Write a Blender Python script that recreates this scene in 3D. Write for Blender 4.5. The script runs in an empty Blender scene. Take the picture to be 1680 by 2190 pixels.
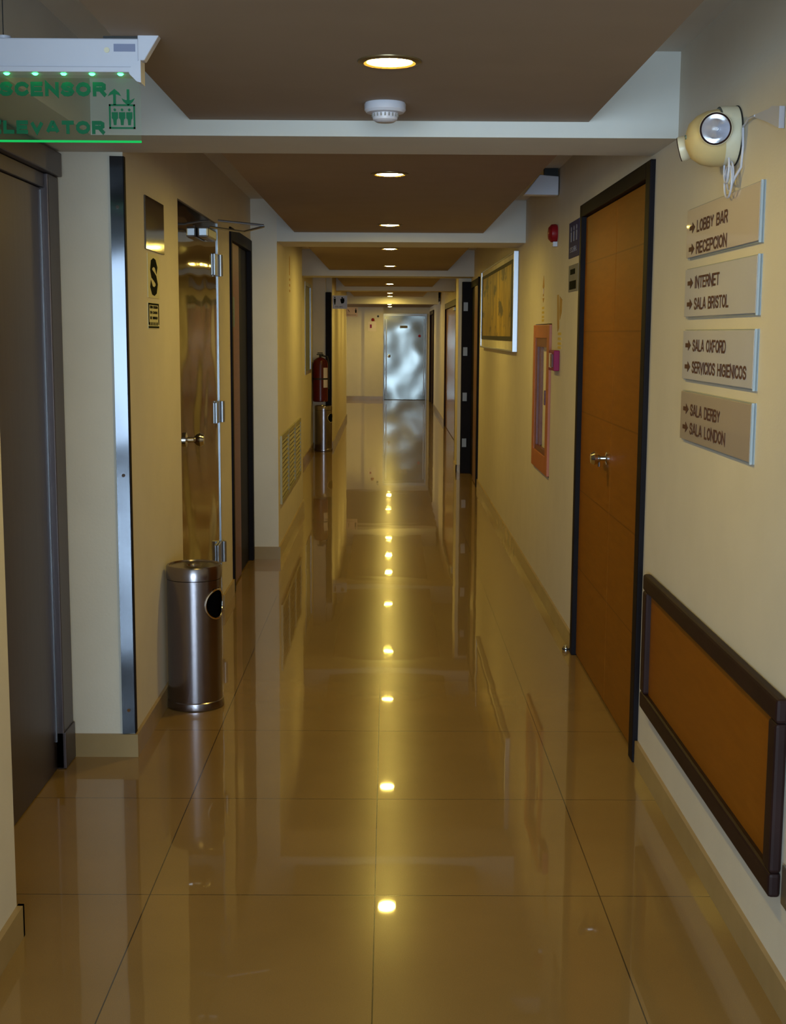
import bpy, bmesh, math, random
from mathutils import Vector, Matrix
random.seed(4)
S = bpy.context.scene
COL = S.collection
PI = math.pi

# ------------------------------------------------------------------ materials
def newmat(name):
    m = bpy.data.materials.new(name); m.use_nodes = True
    nt = m.node_tree
    b = nt.nodes['Principled BSDF']
    return m, nt, b

def plain(name, col, rough=.5, metal=0., spec=.5, var=.04, scale=6., bump=0., bscale=60., coat=0.):
    m, nt, b = newmat(name)
    tc = nt.nodes.new('ShaderNodeTexCoord')
    n = nt.nodes.new('ShaderNodeTexNoise'); n.inputs['Scale'].default_value = scale; n.inputs['Detail'].default_value = 4
    nt.links.new(tc.outputs['Object'], n.inputs['Vector'])
    r = nt.nodes.new('ShaderNodeValToRGB')
    lo = [max(0, c*(1-var*2)) for c in col]; hi = [min(1, c*(1+var*2)) for c in col]
    r.color_ramp.elements[0].position = .3; r.color_ramp.elements[1].position = .7
    r.color_ramp.elements[0].color = (*lo, 1); r.color_ramp.elements[1].color = (*hi, 1)
    nt.links.new(n.outputs['Fac'], r.inputs['Fac']); nt.links.new(r.outputs['Color'], b.inputs['Base Color'])
    b.inputs['Roughness'].default_value = rough; b.inputs['Metallic'].default_value = metal
    b.inputs['Specular IOR Level'].default_value = spec
    b.inputs['Coat Weight'].default_value = coat
    if bump:
        n2 = nt.nodes.new('ShaderNodeTexNoise'); n2.inputs['Scale'].default_value = bscale; n2.inputs['Detail'].default_value = 3
        nt.links.new(tc.outputs['Object'], n2.inputs['Vector'])
        bp = nt.nodes.new('ShaderNodeBump'); bp.inputs['Distance'].default_value = bump
        nt.links.new(n2.outputs['Fac'], bp.inputs['Height']); nt.links.new(bp.outputs['Normal'], b.inputs['Normal'])
    return m

def steel(name, col, rough, wavy=0., wscale=1.2, brush=0., aniso=(1, 1, 40), grime=.0):
    """metal with a gentle sheet-metal waviness and optional brushing"""
    m, nt, b = newmat(name)
    b.inputs['Base Color'].default_value = (*col, 1)
    b.inputs['Metallic'].default_value = 1; b.inputs['Roughness'].default_value = rough
    tc = nt.nodes.new('ShaderNodeTexCoord')
    last = None
    if wavy:
        n = nt.nodes.new('ShaderNodeTexNoise'); n.inputs['Scale'].default_value = wscale; n.inputs['Detail'].default_value = 1
        nt.links.new(tc.outputs['Object'], n.inputs['Vector'])
        bp = nt.nodes.new('ShaderNodeBump'); bp.inputs['Distance'].default_value = wavy
        nt.links.new(n.outputs['Fac'], bp.inputs['Height']); last = bp
    if brush:
        mp = nt.nodes.new('ShaderNodeMapping'); mp.inputs['Scale'].default_value = aniso
        nt.links.new(tc.outputs['Object'], mp.inputs['Vector'])
        n = nt.nodes.new('ShaderNodeTexNoise'); n.inputs['Scale'].default_value = 30; n.inputs['Detail'].default_value = 3
        nt.links.new(mp.outputs['Vector'], n.inputs['Vector'])
        bp = nt.nodes.new('ShaderNodeBump'); bp.inputs['Distance'].default_value = brush
        nt.links.new(n.outputs['Fac'], bp.inputs['Height'])
        if last: nt.links.new(last.outputs['Normal'], bp.inputs['Normal'])
        last = bp
    if last: nt.links.new(last.outputs['Normal'], b.inputs['Normal'])
    return m

def wood(name, dark, light, rough=.35, seams=(), axis='Y'):
    """veneer with faint stretched grain; seams = heights of thin joints"""
    m, nt, b = newmat(name)
    tc = nt.nodes.new('ShaderNodeTexCoord')
    mp = nt.nodes.new('ShaderNodeMapping')
    mp.inputs['Scale'].default_value = (1, 1.2, 9) if axis == 'Y' else (9, 9, 1.2)
    nt.links.new(tc.outputs['Object'], mp.inputs['Vector'])
    n = nt.nodes.new('ShaderNodeTexNoise'); n.inputs['Scale'].default_value = 5; n.inputs['Detail'].default_value = 6; n.inputs['Roughness'].default_value = .65
    nt.links.new(mp.outputs['Vector'], n.inputs['Vector'])
    r = nt.nodes.new('ShaderNodeValToRGB'); r.color_ramp.elements[0].position = .25; r.color_ramp.elements[1].position = .8
    r.color_ramp.elements[0].color = (*dark, 1); r.color_ramp.elements[1].color = (*light, 1)
    nt.links.new(n.outputs['Fac'], r.inputs['Fac'])
    out = r.outputs['Color']
    if seams:
        sp = nt.nodes.new('ShaderNodeSeparateXYZ'); nt.links.new(tc.outputs['Object'], sp.inputs[0])
        acc = None
        for z in seams:
            c = nt.nodes.new('ShaderNodeMath'); c.operation = 'COMPARE'; c.inputs[1].default_value = z; c.inputs[2].default_value = .003
            nt.links.new(sp.outputs['Z'], c.inputs[0])
            if acc is None: acc = c
            else:
                a = nt.nodes.new('ShaderNodeMath'); a.operation = 'MAXIMUM'
                nt.links.new(acc.outputs[0], a.inputs[0]); nt.links.new(c.outputs[0], a.inputs[1]); acc = a
        mx = nt.nodes.new('ShaderNodeMixRGB'); mx.inputs[2].default_value = (*[c*.8 for c in dark], 1)
        nt.links.new(acc.outputs[0], mx.inputs[0]); nt.links.new(out, mx.inputs[1]); out = mx.outputs[0]
    nt.links.new(out, b.inputs['Base Color'])
    b.inputs['Roughness'].default_value = rough
    b.inputs['Specular IOR Level'].default_value = .15
    return m

def glass(name, tint, gloss_rough=.02, alpha=.12, ior=1.45):
    """thin sheet: mostly see-through, Fresnel reflection, a little tinted body"""
    m, nt, b = newmat(name)
    b.inputs['Base Color'].default_value = (*tint, 1); b.inputs['Roughness'].default_value = gloss_rough
    b.inputs['Alpha'].default_value = alpha; b.inputs['IOR'].default_value = ior
    return m

def emit(name, col, st):
    m = bpy.data.materials.new(name); m.use_nodes = True; nt = m.node_tree
    nt.nodes.remove(nt.nodes['Principled BSDF'])
    e = nt.nodes.new('ShaderNodeEmission'); e.inputs[0].default_value = (*col, 1); e.inputs[1].default_value = st
    nt.links.new(e.outputs[0], nt.nodes['Material Output'].inputs[0])
    return m

def floor_mat():
    m, nt, b = newmat('polished_porcelain_tile')
    L = nt.links
    tc = nt.nodes.new('ShaderNodeTexCoord'); sp = nt.nodes.new('ShaderNodeSeparateXYZ')
    L.new(tc.outputs['Object'], sp.inputs[0])
    def grid(out, off, size, half):
        a = nt.nodes.new('ShaderNodeMath'); a.operation = 'SUBTRACT'; a.inputs[1].default_value = off; L.new(out, a.inputs[0])
        d = nt.nodes.new('ShaderNodeMath'); d.operation = 'DIVIDE'; d.inputs[1].default_value = size; L.new(a.outputs[0], d.inputs[0])
        r = nt.nodes.new('ShaderNodeMath'); r.operation = 'ROUND'; L.new(d.outputs[0], r.inputs[0])
        s = nt.nodes.new('ShaderNodeMath'); s.operation = 'SUBTRACT'; L.new(d.outputs[0], s.inputs[0]); L.new(r.outputs[0], s.inputs[1])
        ab = nt.nodes.new('ShaderNodeMath'); ab.operation = 'ABSOLUTE'; L.new(s.outputs[0], ab.inputs[0])
        c = nt.nodes.new('ShaderNodeMath'); c.operation = 'LESS_THAN'; c.inputs[1].default_value = half/size; L.new(ab.outputs[0], c.inputs[0])
        return c
    gx = grid(sp.outputs['X'], -.0284, .6, .0016); gy = grid(sp.outputs['Y'], 3.3268, .7296, .0016)
    mx = nt.nodes.new('ShaderNodeMath'); mx.operation = 'MAXIMUM'; L.new(gx.outputs[0], mx.inputs[0]); L.new(gy.outputs[0], mx.inputs[1])
    n = nt.nodes.new('ShaderNodeTexNoise'); n.inputs['Scale'].default_value = 2.5; n.inputs['Detail'].default_value = 5
    L.new(tc.outputs['Object'], n.inputs['Vector'])
    r = nt.nodes.new('ShaderNodeValToRGB'); r.color_ramp.elements[0].position = .3; r.color_ramp.elements[1].position = .7
    r.color_ramp.elements[0].color = (*FLOOR_LO, 1); r.color_ramp.elements[1].color = (*FLOOR_HI, 1)
    L.new(n.outputs['Fac'], r.inputs[0])
    n3 = nt.nodes.new('ShaderNodeTexNoise'); n3.inputs['Scale'].default_value = 400; n3.inputs['Detail'].default_value = 2
    L.new(tc.outputs['Object'], n3.inputs['Vector'])
    mm = nt.nodes.new('ShaderNodeMixRGB'); mm.blend_type = 'OVERLAY'; mm.inputs[0].default_value = .18
    L.new(r.outputs[0], mm.inputs[1]); L.new(n3.outputs['Fac'], mm.inputs[2])
    mix = nt.nodes.new('ShaderNodeMixRGB'); mix.inputs[2].default_value = (.055, .036, .016, 1)
    L.new(mx.outputs[0], mix.inputs[0]); L.new(mm.outputs[0], mix.inputs[1])
    L.new(mix.outputs[0], b.inputs['Base Color'])
    b.inputs['Roughness'].default_value = .22; b.inputs['IOR'].default_value = 1.42; b.inputs['Specular IOR Level'].default_value = .2
    b.inputs['Coat Weight'].default_value = .8; b.inputs['Coat Roughness'].default_value = .022; b.inputs['Coat IOR'].default_value = 1.5
    n2 = nt.nodes.new('ShaderNodeTexNoise'); n2.inputs['Scale'].default_value = 3; n2.inputs['Detail'].default_value = 1
    L.new(tc.outputs['Object'], n2.inputs['Vector'])
    bp = nt.nodes.new('ShaderNodeBump'); bp.inputs['Distance'].default_value = .0006
    L.new(n2.outputs['Fac'], bp.inputs['Height']); L.new(bp.outputs['Normal'], b.inputs['Normal']); L.new(bp.outputs['Normal'], b.inputs['Coat Normal'])
    return m

FLOOR_LO = (.235, .145, .052); FLOOR_HI = (.27, .166, .061)
M = {}
M['wall'] = plain('cream_wall_paint', (.66, .60, .505), .62, spec=.3, var=.012, bump=.0004, bscale=120)
M['ceil'] = plain('white_ceiling_paint', (.60, .58, .54), .75, spec=.2, var=.012)
M['panel'] = plain('taupe_ceiling_paint', (.29, .225, .18), .75, spec=.2, var=.015)  # white ceiling paint with the panels' underside shade put into its colour
M['floor'] = floor_mat()
M['base'] = plain('tile_baseboard', (.33, .23, .11), .25, var=.03)
M['door'] = wood('orange_wood_veneer', (.20, .068, .002), (.265, .09, .003), .5, seams=(.42, .78, 1.14, 1.5, 1.8))
M['doorfar'] = wood('reddish_wood_veneer', (.12, .04, .016), (.18, .065, .026), .35)
M['frame'] = plain('black_brown_frame', (.008, .006, .008), .55, spec=.08, var=.1)
M['framewood'] = plain('dark_brown_moulding', (.022, .009, .008), .5, spec=.15, var=.1)
M['elev'] = steel('dark_brushed_elevator_steel', (.155, .125, .125), .40, wavy=.003, wscale=.9, brush=.0004, aniso=(1, 1, .02))
M['elevf'] = steel('dark_elevator_frame_steel', (.15, .125, .13), .42, brush=.0003, aniso=(1, 1, .02))
M['mirror'] = steel('polished_steel', (.17, .165, .17), .09, wavy=.006, wscale=1.6)
M['mirrordoor'] = steel('polished_steel_door', (.22, .19, .14), .05, wavy=.012, wscale=1.6)
M['fardoor'] = steel('wavy_polished_steel', (.175, .185, .18), .14, wavy=.035, wscale=1.15)
M['fardoor'].node_tree.nodes['Principled BSDF'].inputs['Metallic'].default_value = .6
M['chrome'] = steel('chrome', (.75, .75, .78), .12)
M['satin'] = steel('satin_aluminium', (.36, .38, .43), .4)
M['bin'] = steel('brushed_bin_steel', (.25, .22, .235), .24, brush=.0002, aniso=(1, 1, .03))
M['black'] = plain('black', (.008, .008, .008), .6)
M['hole'] = plain('bin_liner_black', (.002, .002, .002), .9, spec=0)
M['plastic'] = plain('white_plastic', (.52, .52, .60), .4, var=.01)
M['cream'] = plain('cream_plastic', (.66, .60, .44), .35, var=.02)
M['creamin'] = plain('aged_cream_plastic', (.55, .42, .20), .4, var=.03)  # darker, yellower cream for the dome
M['green'] = plain('green_sign_paint', (.0, .11, .04), .6, spec=.2)
M['greenled'] = emit('green_led', (.03, 1, .2), 16)
M['acryl'] = glass('clear_green_tinted_acrylic', (.12, .30, .16), .05, .055)
M['edgeglow'] = emit('lit_acrylic_edge', (.02, .9, .18), .55)
M['acr'] = plain('silver_backed_acrylic', (.47, .48, .59), .4, var=.01, coat=.5)
M['acrwarm'] = plain('warm_silver_backed_acrylic', (.50, .43, .44), .4, var=.01, coat=.5)
M['acrdark'] = plain('dull_silver_backed_acrylic', (.36, .30, .28), .4, var=.01, coat=.4)
M['strip'] = steel('polished_corner_steel', (.05, .052, .06), .10, wavy=.008, wscale=2.5)
M['hinge'] = plain('dull_steel_hinge', (.22, .22, .24), .45, metal=.3)
M['acredge'] = glass('acrylic_edge', (.55, .62, .66), .05, .6)
M['woodpanel'] = wood('orange_wood_panel_veneer', (.215, .070, .004), (.27, .088, .006), .45)
M['ink'] = plain('brown_lettering', (.10, .045, .03), .7, spec=.15)
M['inkdark'] = plain('black_ink', (.006, .008, .006), .85, spec=.05)
M['lumi'] = plain('photoluminescent_sheet', (.62, .58, .34), .5, var=.01)
M['lampring'] = plain('lamp_trim_ring', (.16, .11, .05), .3, metal=.5)
M['lamp'] = emit('lamp_lens', (1, .73, .15), 320)
M['lampcan'] = steel('lamp_reflector', (.8, .75, .65), .25)
M['red'] = plain('red_enamel', (.085, .002, .004), .3, spec=.35, var=.02)
M['redbright'] = plain('red_plastic', (.22, .004, .008), .4, spec=.25)
M['orange'] = plain('orange_red_enamel', (.42, .11, .035), .45)
M['maroon'] = plain('maroon_enamel', (.16, .03, .03), .4)
M['magenta'] = plain('magenta_sticker', (.24, .01, .08), .5, spec=.2)
M['ochre'] = plain('ochre_print', (.42, .22, .03), .6)
M['ochrelight'] = plain('yellow_print', (.62, .44, .07), .6)
M['navy'] = plain('navy_sign', (.035, .035, .13), .7, spec=.12)
M['greysign'] = plain('grey_sign', (.22, .21, .20), .7, spec=.15)
M['paleblue'] = plain('pale_blue_print', (.20, .22, .34), .6)
M['teal'] = plain('teal_sticker', (.06, .13, .14), .4)
M['lilac'] = plain('lilac_sign', (.42, .42, .55), .4)
M['pink'] = plain('pink_sign', (.66, .52, .50), .45)
M['vent'] = plain('olive_grey_vent', (.33, .30, .19), .5, metal=.1)
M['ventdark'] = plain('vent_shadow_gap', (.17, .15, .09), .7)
M['silverframe'] = steel('silver_picture_frame', (.5, .53, .6), .3)
M['mount'] = plain('cream_picture_mount', (.75, .70, .56), .6)
M['winglass'] = glass('window_pane', (.8, .9, .95), .02, .08)
M['frost'] = plain('frosted_blue_grey_glass', (.20, .235, .25), .5)
M['glasspane'] = glass('cabinet_glass', (.6, .6, .55), .03, .06)
M['hose'] = plain('white_hose', (.72, .66, .55), .6)
M['interior'] = plain('cabinet_interior', (.80, .76, .66), .5)
M['paper'] = plain('pale_paper', (.75, .66, .62), .6)

def painting_mat():
    m, nt, b = newmat('abstract_ochre_painting'); L = nt.links
    tc = nt.nodes.new('ShaderNodeTexCoord')
    def layer(scale, stretch, lo, hi):
        mp = nt.nodes.new('ShaderNodeMapping'); mp.inputs['Scale'].default_value = stretch; L.new(tc.outputs['Object'], mp.inputs[0])
        n = nt.nodes.new('ShaderNodeTexNoise'); n.inputs['Scale'].default_value = scale; n.inputs['Detail'].default_value = 5; n.inputs['Roughness'].default_value = .6
        L.new(mp.outputs[0], n.inputs['Vector'])
        r = nt.nodes.new('ShaderNodeMapRange'); r.inputs['From Min'].default_value = lo; r.inputs['From Max'].default_value = hi; r.clamp = True
        L.new(n.outputs['Fac'], r.inputs['Value']); return r.outputs[0]
    base = nt.nodes.new('ShaderNodeMixRGB'); base.inputs[1].default_value = (.50, .33, .03, 1); base.inputs[2].default_value = (.30, .19, .02, 1)
    L.new(layer(3, (1, 2.6, .5), .42, .60), base.inputs[0])
    m2 = nt.nodes.new('ShaderNodeMixRGB'); m2.inputs[2].default_value = (.07, .055, .03, 1)
    L.new(layer(2.2, (1, .9, 2.6), .54, .60), m2.inputs[0]); L.new(base.outputs[0], m2.inputs[1])
    m3 = nt.nodes.new('ShaderNodeMixRGB'); m3.inputs[2].default_value = (.10, .075, .03, 1)
    L.new(layer(9, (1, 2.5, .35), .58, .66), m3.inputs[0]); L.new(m2.outputs[0], m3.inputs[1])
    L.new(m3.outputs[0], b.inputs['Base Color']); b.inputs['Roughness'].default_value = .45
    return m
M['painting'] = painting_mat()

# ------------------------------------------------------------------ mesh helpers
def link(name, bm, m, parent=None, smooth=False, bevel=0.):
    bmesh.ops.recalc_face_normals(bm, faces=bm.faces)
    me = bpy.data.meshes.new(name); bm.to_mesh(me); bm.free()
    me.materials.append(M[m] if isinstance(m, str) else m)
    if smooth:
        for p in me.polygons: p.use_smooth = True
        me.set_sharp_from_angle(angle=math.radians(35))
    o = bpy.data.objects.new(name, me); COL.objects.link(o)
    if bevel:
        b = o.modifiers.new('bevel', 'BEVEL'); b.width = bevel; b.segments = 2; b.limit_method = 'ANGLE'
    if parent:
        o.parent = parent; o.matrix_parent_inverse = Matrix.Translation(parent.location).inverted() if parent.rotation_euler.z == 0 else parent.matrix_world.inverted()
    return o

def tag(o, label, cat, group=None, kind=None):
    o['label'] = label; o['category'] = cat
    if group: o['group'] = group
    if kind: o['kind'] = kind
    return o

def thing(name, label, cat, loc, group=None, kind=None):
    o = bpy.data.objects.new(name, None); COL.objects.link(o)
    o.location = loc; o.empty_display_size = .1
    return tag(o, label, cat, group, kind)

def box(bm, x0, x1, y0, y1, z0, z1):
    vs = [bm.verts.new(p) for p in ((x0,y0,z0),(x1,y0,z0),(x1,y1,z0),(x0,y1,z0),(x0,y0,z1),(x1,y0,z1),(x1,y1,z1),(x0,y1,z1))]
    for f in ((0,3,2,1),(4,5,6,7),(0,1,5,4),(1,2,6,5),(2,3,7,6),(3,0,4,7)): bm.faces.new([vs[i] for i in f])
    return bm

def boxes(*bs):
    bm = bmesh.new()
    for b in bs: box(bm, *b)
    return bm

def frame_of(d):
    d = Vector(d).normalized(); u = d.orthogonal().normalized(); return d, u, d.cross(u)

def cyl(bm, p0, p1, r0, r1=None, seg=24, caps=True):
    p0, p1 = Vector(p0), Vector(p1); r1 = r0 if r1 is None else r1
    d, u, v = frame_of(p1-p0)
    A = [bm.verts.new(p0+(u*math.cos(a)+v*math.sin(a))*r0) for a in [2*PI*i/seg for i in range(seg)]]
    B = [bm.verts.new(p1+(u*math.cos(a)+v*math.sin(a))*r1) for a in [2*PI*i/seg for i in range(seg)]]
    for i in range(seg): bm.faces.new((A[i], A[(i+1)%seg], B[(i+1)%seg], B[i]))
    if caps: bm.faces.new(A[::-1]); bm.faces.new(B)
    return bm

def lathe(bm, origin, axis, prof, seg=40):
    """prof = [(radius, distance along axis)]"""
    o = Vector(origin); d, u, v = frame_of(axis)
    rings = []
    for r, t in prof:
        if r < 1e-6: rings.append([bm.verts.new(o+d*t)])
        else: rings.append([bm.verts.new(o+d*t+(u*math.cos(2*PI*i/seg)+v*math.sin(2*PI*i/seg))*r) for i in range(seg)])
    for a, b in zip(rings, rings[1:]):
        if len(a) == 1 and len(b) == 1: continue
        for i in range(seg):
            j = (i+1) % seg
            if len(a) == 1: bm.faces.new((a[0], b[j], b[i]))
            elif len(b) == 1: bm.faces.new((a[i], a[j], b[0]))
            else: bm.faces.new((a[i], a[j], b[j], b[i]))
    return bm

def tube(bm, pts, r, seg=8, closed=False):
    pts = [Vector(p) for p in pts]; n = len(pts); rings = []
    d = (pts[1]-pts[0]).normalized(); u = d.orthogonal().normalized()
    for i, p in enumerate(pts):
        if closed: t = (pts[(i+1) % n]-pts[i-1]).normalized()
        else: t = (pts[min(i+1, n-1)]-pts[max(i-1, 0)]).normalized()
        u = (u-t*u.dot(t)).normalized(); v = t.cross(u)
        rings.append([bm.verts.new(p+(u*math.cos(2*PI*k/seg)+v*math.sin(2*PI*k/seg))*r) for k in range(seg)])
    for i in range(n if closed else n-1):
        a, b = rings[i], rings[(i+1) % n]
        for k in range(seg): bm.faces.new((a[k], a[(k+1)%seg], b[(k+1)%seg], b[k]))
    if not closed: bm.faces.new(rings[0][::-1]); bm.faces.new(rings[-1])
    return bm

def extr(bm, pts, vec):
    """polygon pts (3-D) extruded by vec"""
    vec = Vector(vec)
    a = [bm.verts.new(p) for p in pts]; b = [bm.verts.new(Vector(p)+vec) for p in pts]
    bm.faces.new(a); bm.faces.new(b[::-1])
    for i in range(len(a)): bm.faces.new((a[i], b[i], b[(i+1) % len(a)], a[(i+1) % len(a)]))
    return bm

GLYPHS = {   # centre lines of plain sans capitals in a unit box: (advance, [(closed, points)])
 'A': (.95, [(0, [(0, 0), (.44, 1), (.56, 1), (1, 0)]), (0, [(.2, .28), (.8, .28)])]),
 'B': (.85, [(1, [(0, 0), (0, 1), (.7, 1), (.92, .88), (.92, .64), (.7, .53), (1, .40), (1, .14), (.75, 0)]), (0, [(0, .53), (.7, .53)])]),
 'C': (.88, [(0, [(1, .80), (.80, .96), (.5, 1), (.18, .90), (0, .65), (0, .35), (.18, .10), (.5, 0), (.80, .04), (1, .20)])]),
 'D': (.88, [(1, [(0, 0), (0, 1), (.6, 1), (.88, .85), (1, .6), (1, .4), (.88, .15), (.6, 0)])]),
 'E': (.75, [(0, [(1, 1), (0, 1), (0, 0), (1, 0)]), (0, [(0, .5), (.9, .5)])]),
 'F': (.72, [(0, [(1, 1), (0, 1), (0, 0)]), (0, [(0, .5), (.85, .5)])]),
 'G': (.9, [(0, [(1, .80), (.80, .96), (.5, 1), (.18, .90), (0, .65), (0, .35), (.18, .10), (.5, 0), (.85, .06), (1, .15), (1, .45), (.6, .45)])]),
 'H': (.85, [(0, [(0, 0), (0, 1)]), (0, [(1, 0), (1, 1)]), (0, [(0, .5), (1, .5)])]),
 'I': (.12, [(0, [(.5, 0), (.5, 1)])]),
 'L': (.70, [(0, [(0, 1), (0, 0), (1, 0)])]),
 'M': (1.0, [(0, [(0, 0), (0, 1), (.5, .3), (1, 1), (1, 0)])]),
 'N': (.88, [(0, [(0, 0), (0, 1), (1, 0), (1, 1)])]),
 'O': (.95, [(1, [(.5, 1), (.18, .90), (0, .65), (0, .35), (.18, .10), (.5, 0), (.82, .10), (1, .35), (1, .65), (.82, .90)])]),
 'P': (.82, [(0, [(0, 0), (0, 1), (.75, 1), (1, .88), (1, .60), (.75, .47), (0, .47)])]),
 'R': (.85, [(0, [(0, 0), (0, 1), (.75, 1), (.97, .88), (.97, .62), (.75, .50), (0, .50)]), (0, [(.55, .50), (1, 0)])]),
 'S': (.82, [(0, [(.97, .82), (.78, .97), (.45, 1), (.12, .92), (.03, .74), (.14, .60), (.5, .52), (.86, .42), (1, .26), (.88, .08), (.55, 0), (.2, .03), (0, .18)])]),
 'T': (.82, [(0, [(0, 1), (1, 1)]), (0, [(.5, 1), (.5, 0)])]),
 'U': (.85, [(0, [(0, 1), (0, .28), (.2, .04), (.5, 0), (.8, .04), (1, .28), (1, 1)])]),
 'V': (.92, [(0, [(0, 1), (.5, 0), (1, 1)])]),
 'W': (1.2, [(0, [(0, 1), (.25, 0), (.5, .8), (.75, 0), (1, 1)])]),
 'X': (.88, [(0, [(0, 0), (1, 1)]), (0, [(0, 1), (1, 0)])]),
 'Y': (.88, [(0, [(0, 1), (.5, .5), (1, 1)]), (0, [(.5, .5), (.5, 0)])]),
 'Z': (.85, [(0, [(0, 1), (1, 1), (0, 0), (1, 0)])]),
 '.': (.12, [(0, [(.5, 0), (.5, .08)])]), ' ': (.45, [])}

def text(name, s, size_h, origin, right, up, m, parent, width=None, bold=.16, depth=.0012):
    """a line of plain heavy capitals: letter height size_h, lower-left corner at origin, `bold` = stroke width / height"""
    R = Vector(right).normalized(); U = Vector(up).normalized(); N = R.cross(U); O = Vector(origin)
    gap = .14+bold*1.15; tot = sum(GLYPHS[c][0] for c in s)+gap*(len(s)-1)
    k = (width or tot*size_h)/(tot+bold); half = bold/2
    bm = bmesh.new(); x = half; out = None
    for c in s+' ':
        adv, lines = GLYPHS[c]
        if c == ' ' and len(bm.verts): out = link(name, bm, m, parent); bm = bmesh.new()     # one mesh per word
        for li, (closed, pts) in enumerate(lines):
            dp = depth*(1-.12*li)
            P = [Vector((x+px*adv, half+py*(1-bold))) for px, py in pts]; n = len(P)
            L_, R2 = [], []
            for i in range(n):
                a = P[i-1] if (closed or i) else None; b = P[(i+1) % n] if (closed or i < n-1) else None
                d0 = (P[i]-a).normalized() if a is not None else None; d1 = (b-P[i]).normalized() if b is not None else None
                d0 = d0 or d1; d1 = d1 or d0
                n0 = Vector((-d0.y, d0.x)); n1 = Vector((-d1.y, d1.x)); mt = (n0+n1)
                mt = mt.normalized() if mt.length > .2 else n0
                q = mt*(half/max(.45, mt.dot(n0))); e = Vector((0, 0))
                if a is None: e = -d1*half*(.9 if c not in 'AVY' else .0)
                if b is None: e = d0*half*(.9 if c not in 'AVY' else .0)
                L_.append(P[i]+q+e); R2.append(P[i]-q+e)
            for i in range(n if closed else n-1):
                dp -= depth*.01
                j = (i+1) % n; quad = [L_[i], L_[j], R2[j], R2[i]]
                vs = [bm.verts.new(O+R*(v.x*k)+U*(v.y*size_h)+N*dp) for v in quad]
                ws = [bm.verts.new(O+R*(v.x*k)+U*(v.y*size_h)+N*depth*.15) for v in quad]
                bm.faces.new(vs); bm.faces.new(ws[::-1])
                for t_ in range(4): bm.faces.new((vs[t_], ws[t_], ws[(t_+1) % 4], vs[(t_+1) % 4]))
        x += adv+gap
    bm.free()
    return out

XR = .879; XL = -.887; XL3 = -.7186
ZP = 2.127; ZU = 2.335; ZB = 2.080; TOP = 2.45
def struct(name, bm, m, label, cat, parent=None, **k):
    o = link(name, bm, m, parent, **k)
    if not parent: tag(o, label, cat, kind='structure')
    return o

# ------------------------------------------------------------------ the shell
struct('floor', boxes((-6, 5, -5.6, 30.2, -.15, 0)), 'floor', 'polished beige porcelain tile floor running down the whole corridor', 'floor')

# right wall with an opening for the double door and for the far doors
struct('wall_right', boxes((XR, XR+.2, 1.5, 4.43, 0, TOP), (XR, XR+.2, 4.43, 6.03, 2.062, TOP), (XR+.12, XR+.2, 4.43, 6.03, 0, 2.062),
    (XR, XR+.2, 6.03, 7.10, 0, TOP), (XR, XR+.2, 7.10, 7.88, 0, .71), (XR, XR+.2, 7.10, 7.88, 1.545, TOP), (XR+.15, XR+.2, 7.10, 7.88, .71, 1.545),
    (XR, XR+.2, 7.88, 12.72, 0, TOP), (XR, XR+.2, 12.72, 14.1, 2.03, TOP), (XR+.17, XR+.2, 12.72, 14.1, 0, 2.03)),
    'wall', 'cream painted right wall with the wooden double door and the four signs', 'wall')
struct('wall_right_far', boxes((.745, XR+.2, 14.1, 14.6, 0, TOP), (.925, 1.08, 14.6, 17.75, 0, TOP), (.925, 1.08, 17.75, 21.3, 1.955, TOP), (1.02, 1.08, 17.75, 21.3, 0, 1.955),
    (.925, 1.08, 21.3, 26.7, 0, TOP), (.925, 1.08, 26.7, 28.9, 1.96, TOP), (1.02, 1.08, 26.7, 28.9, 0, 1.96), (.925, 1.08, 28.9, 29.8, 0, TOP)),
    'wall', 'yellow-lit far right wall with its projecting pier', 'wall')
# left
struct('wall_left_near', boxes((-1.3, -.91, 1.5, 3.075, 0, ZB)), 'wall', 'white wall end at the left picture edge before the elevator', 'wall')
struct('wall_left_elevator', boxes((-1.4, -1.16, 3.075, 4.48, 0, ZB)), 'wall', 'wall of the elevator shaft behind the dark steel door', 'wall')
struct('wall_left', boxes((-1.3, XL, 4.48, 5.62, 0, TOP), (-1.3, XL, 5.62, 6.93, 2.045, TOP), (-1.3, XL-.09, 5.62, 6.93, 0, 2.045),
    (-1.3, XL, 6.93, 7.42, 0, TOP), (-1.3, XL, 7.42, 8.57, 2.07, TOP), (-1.3, XL-.16, 7.42, 8.57, 0, 2.07)),
    'wall', 'cream left wall with its pale column face beside the elevator', 'wall')
struct('wall_left_vents', boxes((-1.3, XL3, 8.57, 11.05, 0, TOP)), 'wall', 'yellowish left wall section carrying the olive vent grilles', 'wall')
struct('wall_left_alcove', boxes((-1.3, -.965, 11.05, 15.3, 0, TOP), (-1.3, -.965, 15.3, 16.45, 0, 1.0), (-1.3, -.965, 15.3, 16.45, 2.075, TOP), (-1.3, -1.03, 15.3, 16.45, 1.0, 2.075),
    (-1.3, -.965, 16.45, 16.9, 0, TOP)),
    'wall', 'set-back left wall behind the fire extinguisher and the far bin', 'wall')
struct('wall_left_return', boxes((-1.3, -.80, 16.9, 17.05, 0, TOP)), 'wall', 'short wall face that the red extinguisher hangs on', 'wall')
struct('wall_left_far', boxes((-.95, -.725, 17.05, 22.9, 0, TOP)), 'wall', 'yellow far left wall under the two flag signs', 'wall')
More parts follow.
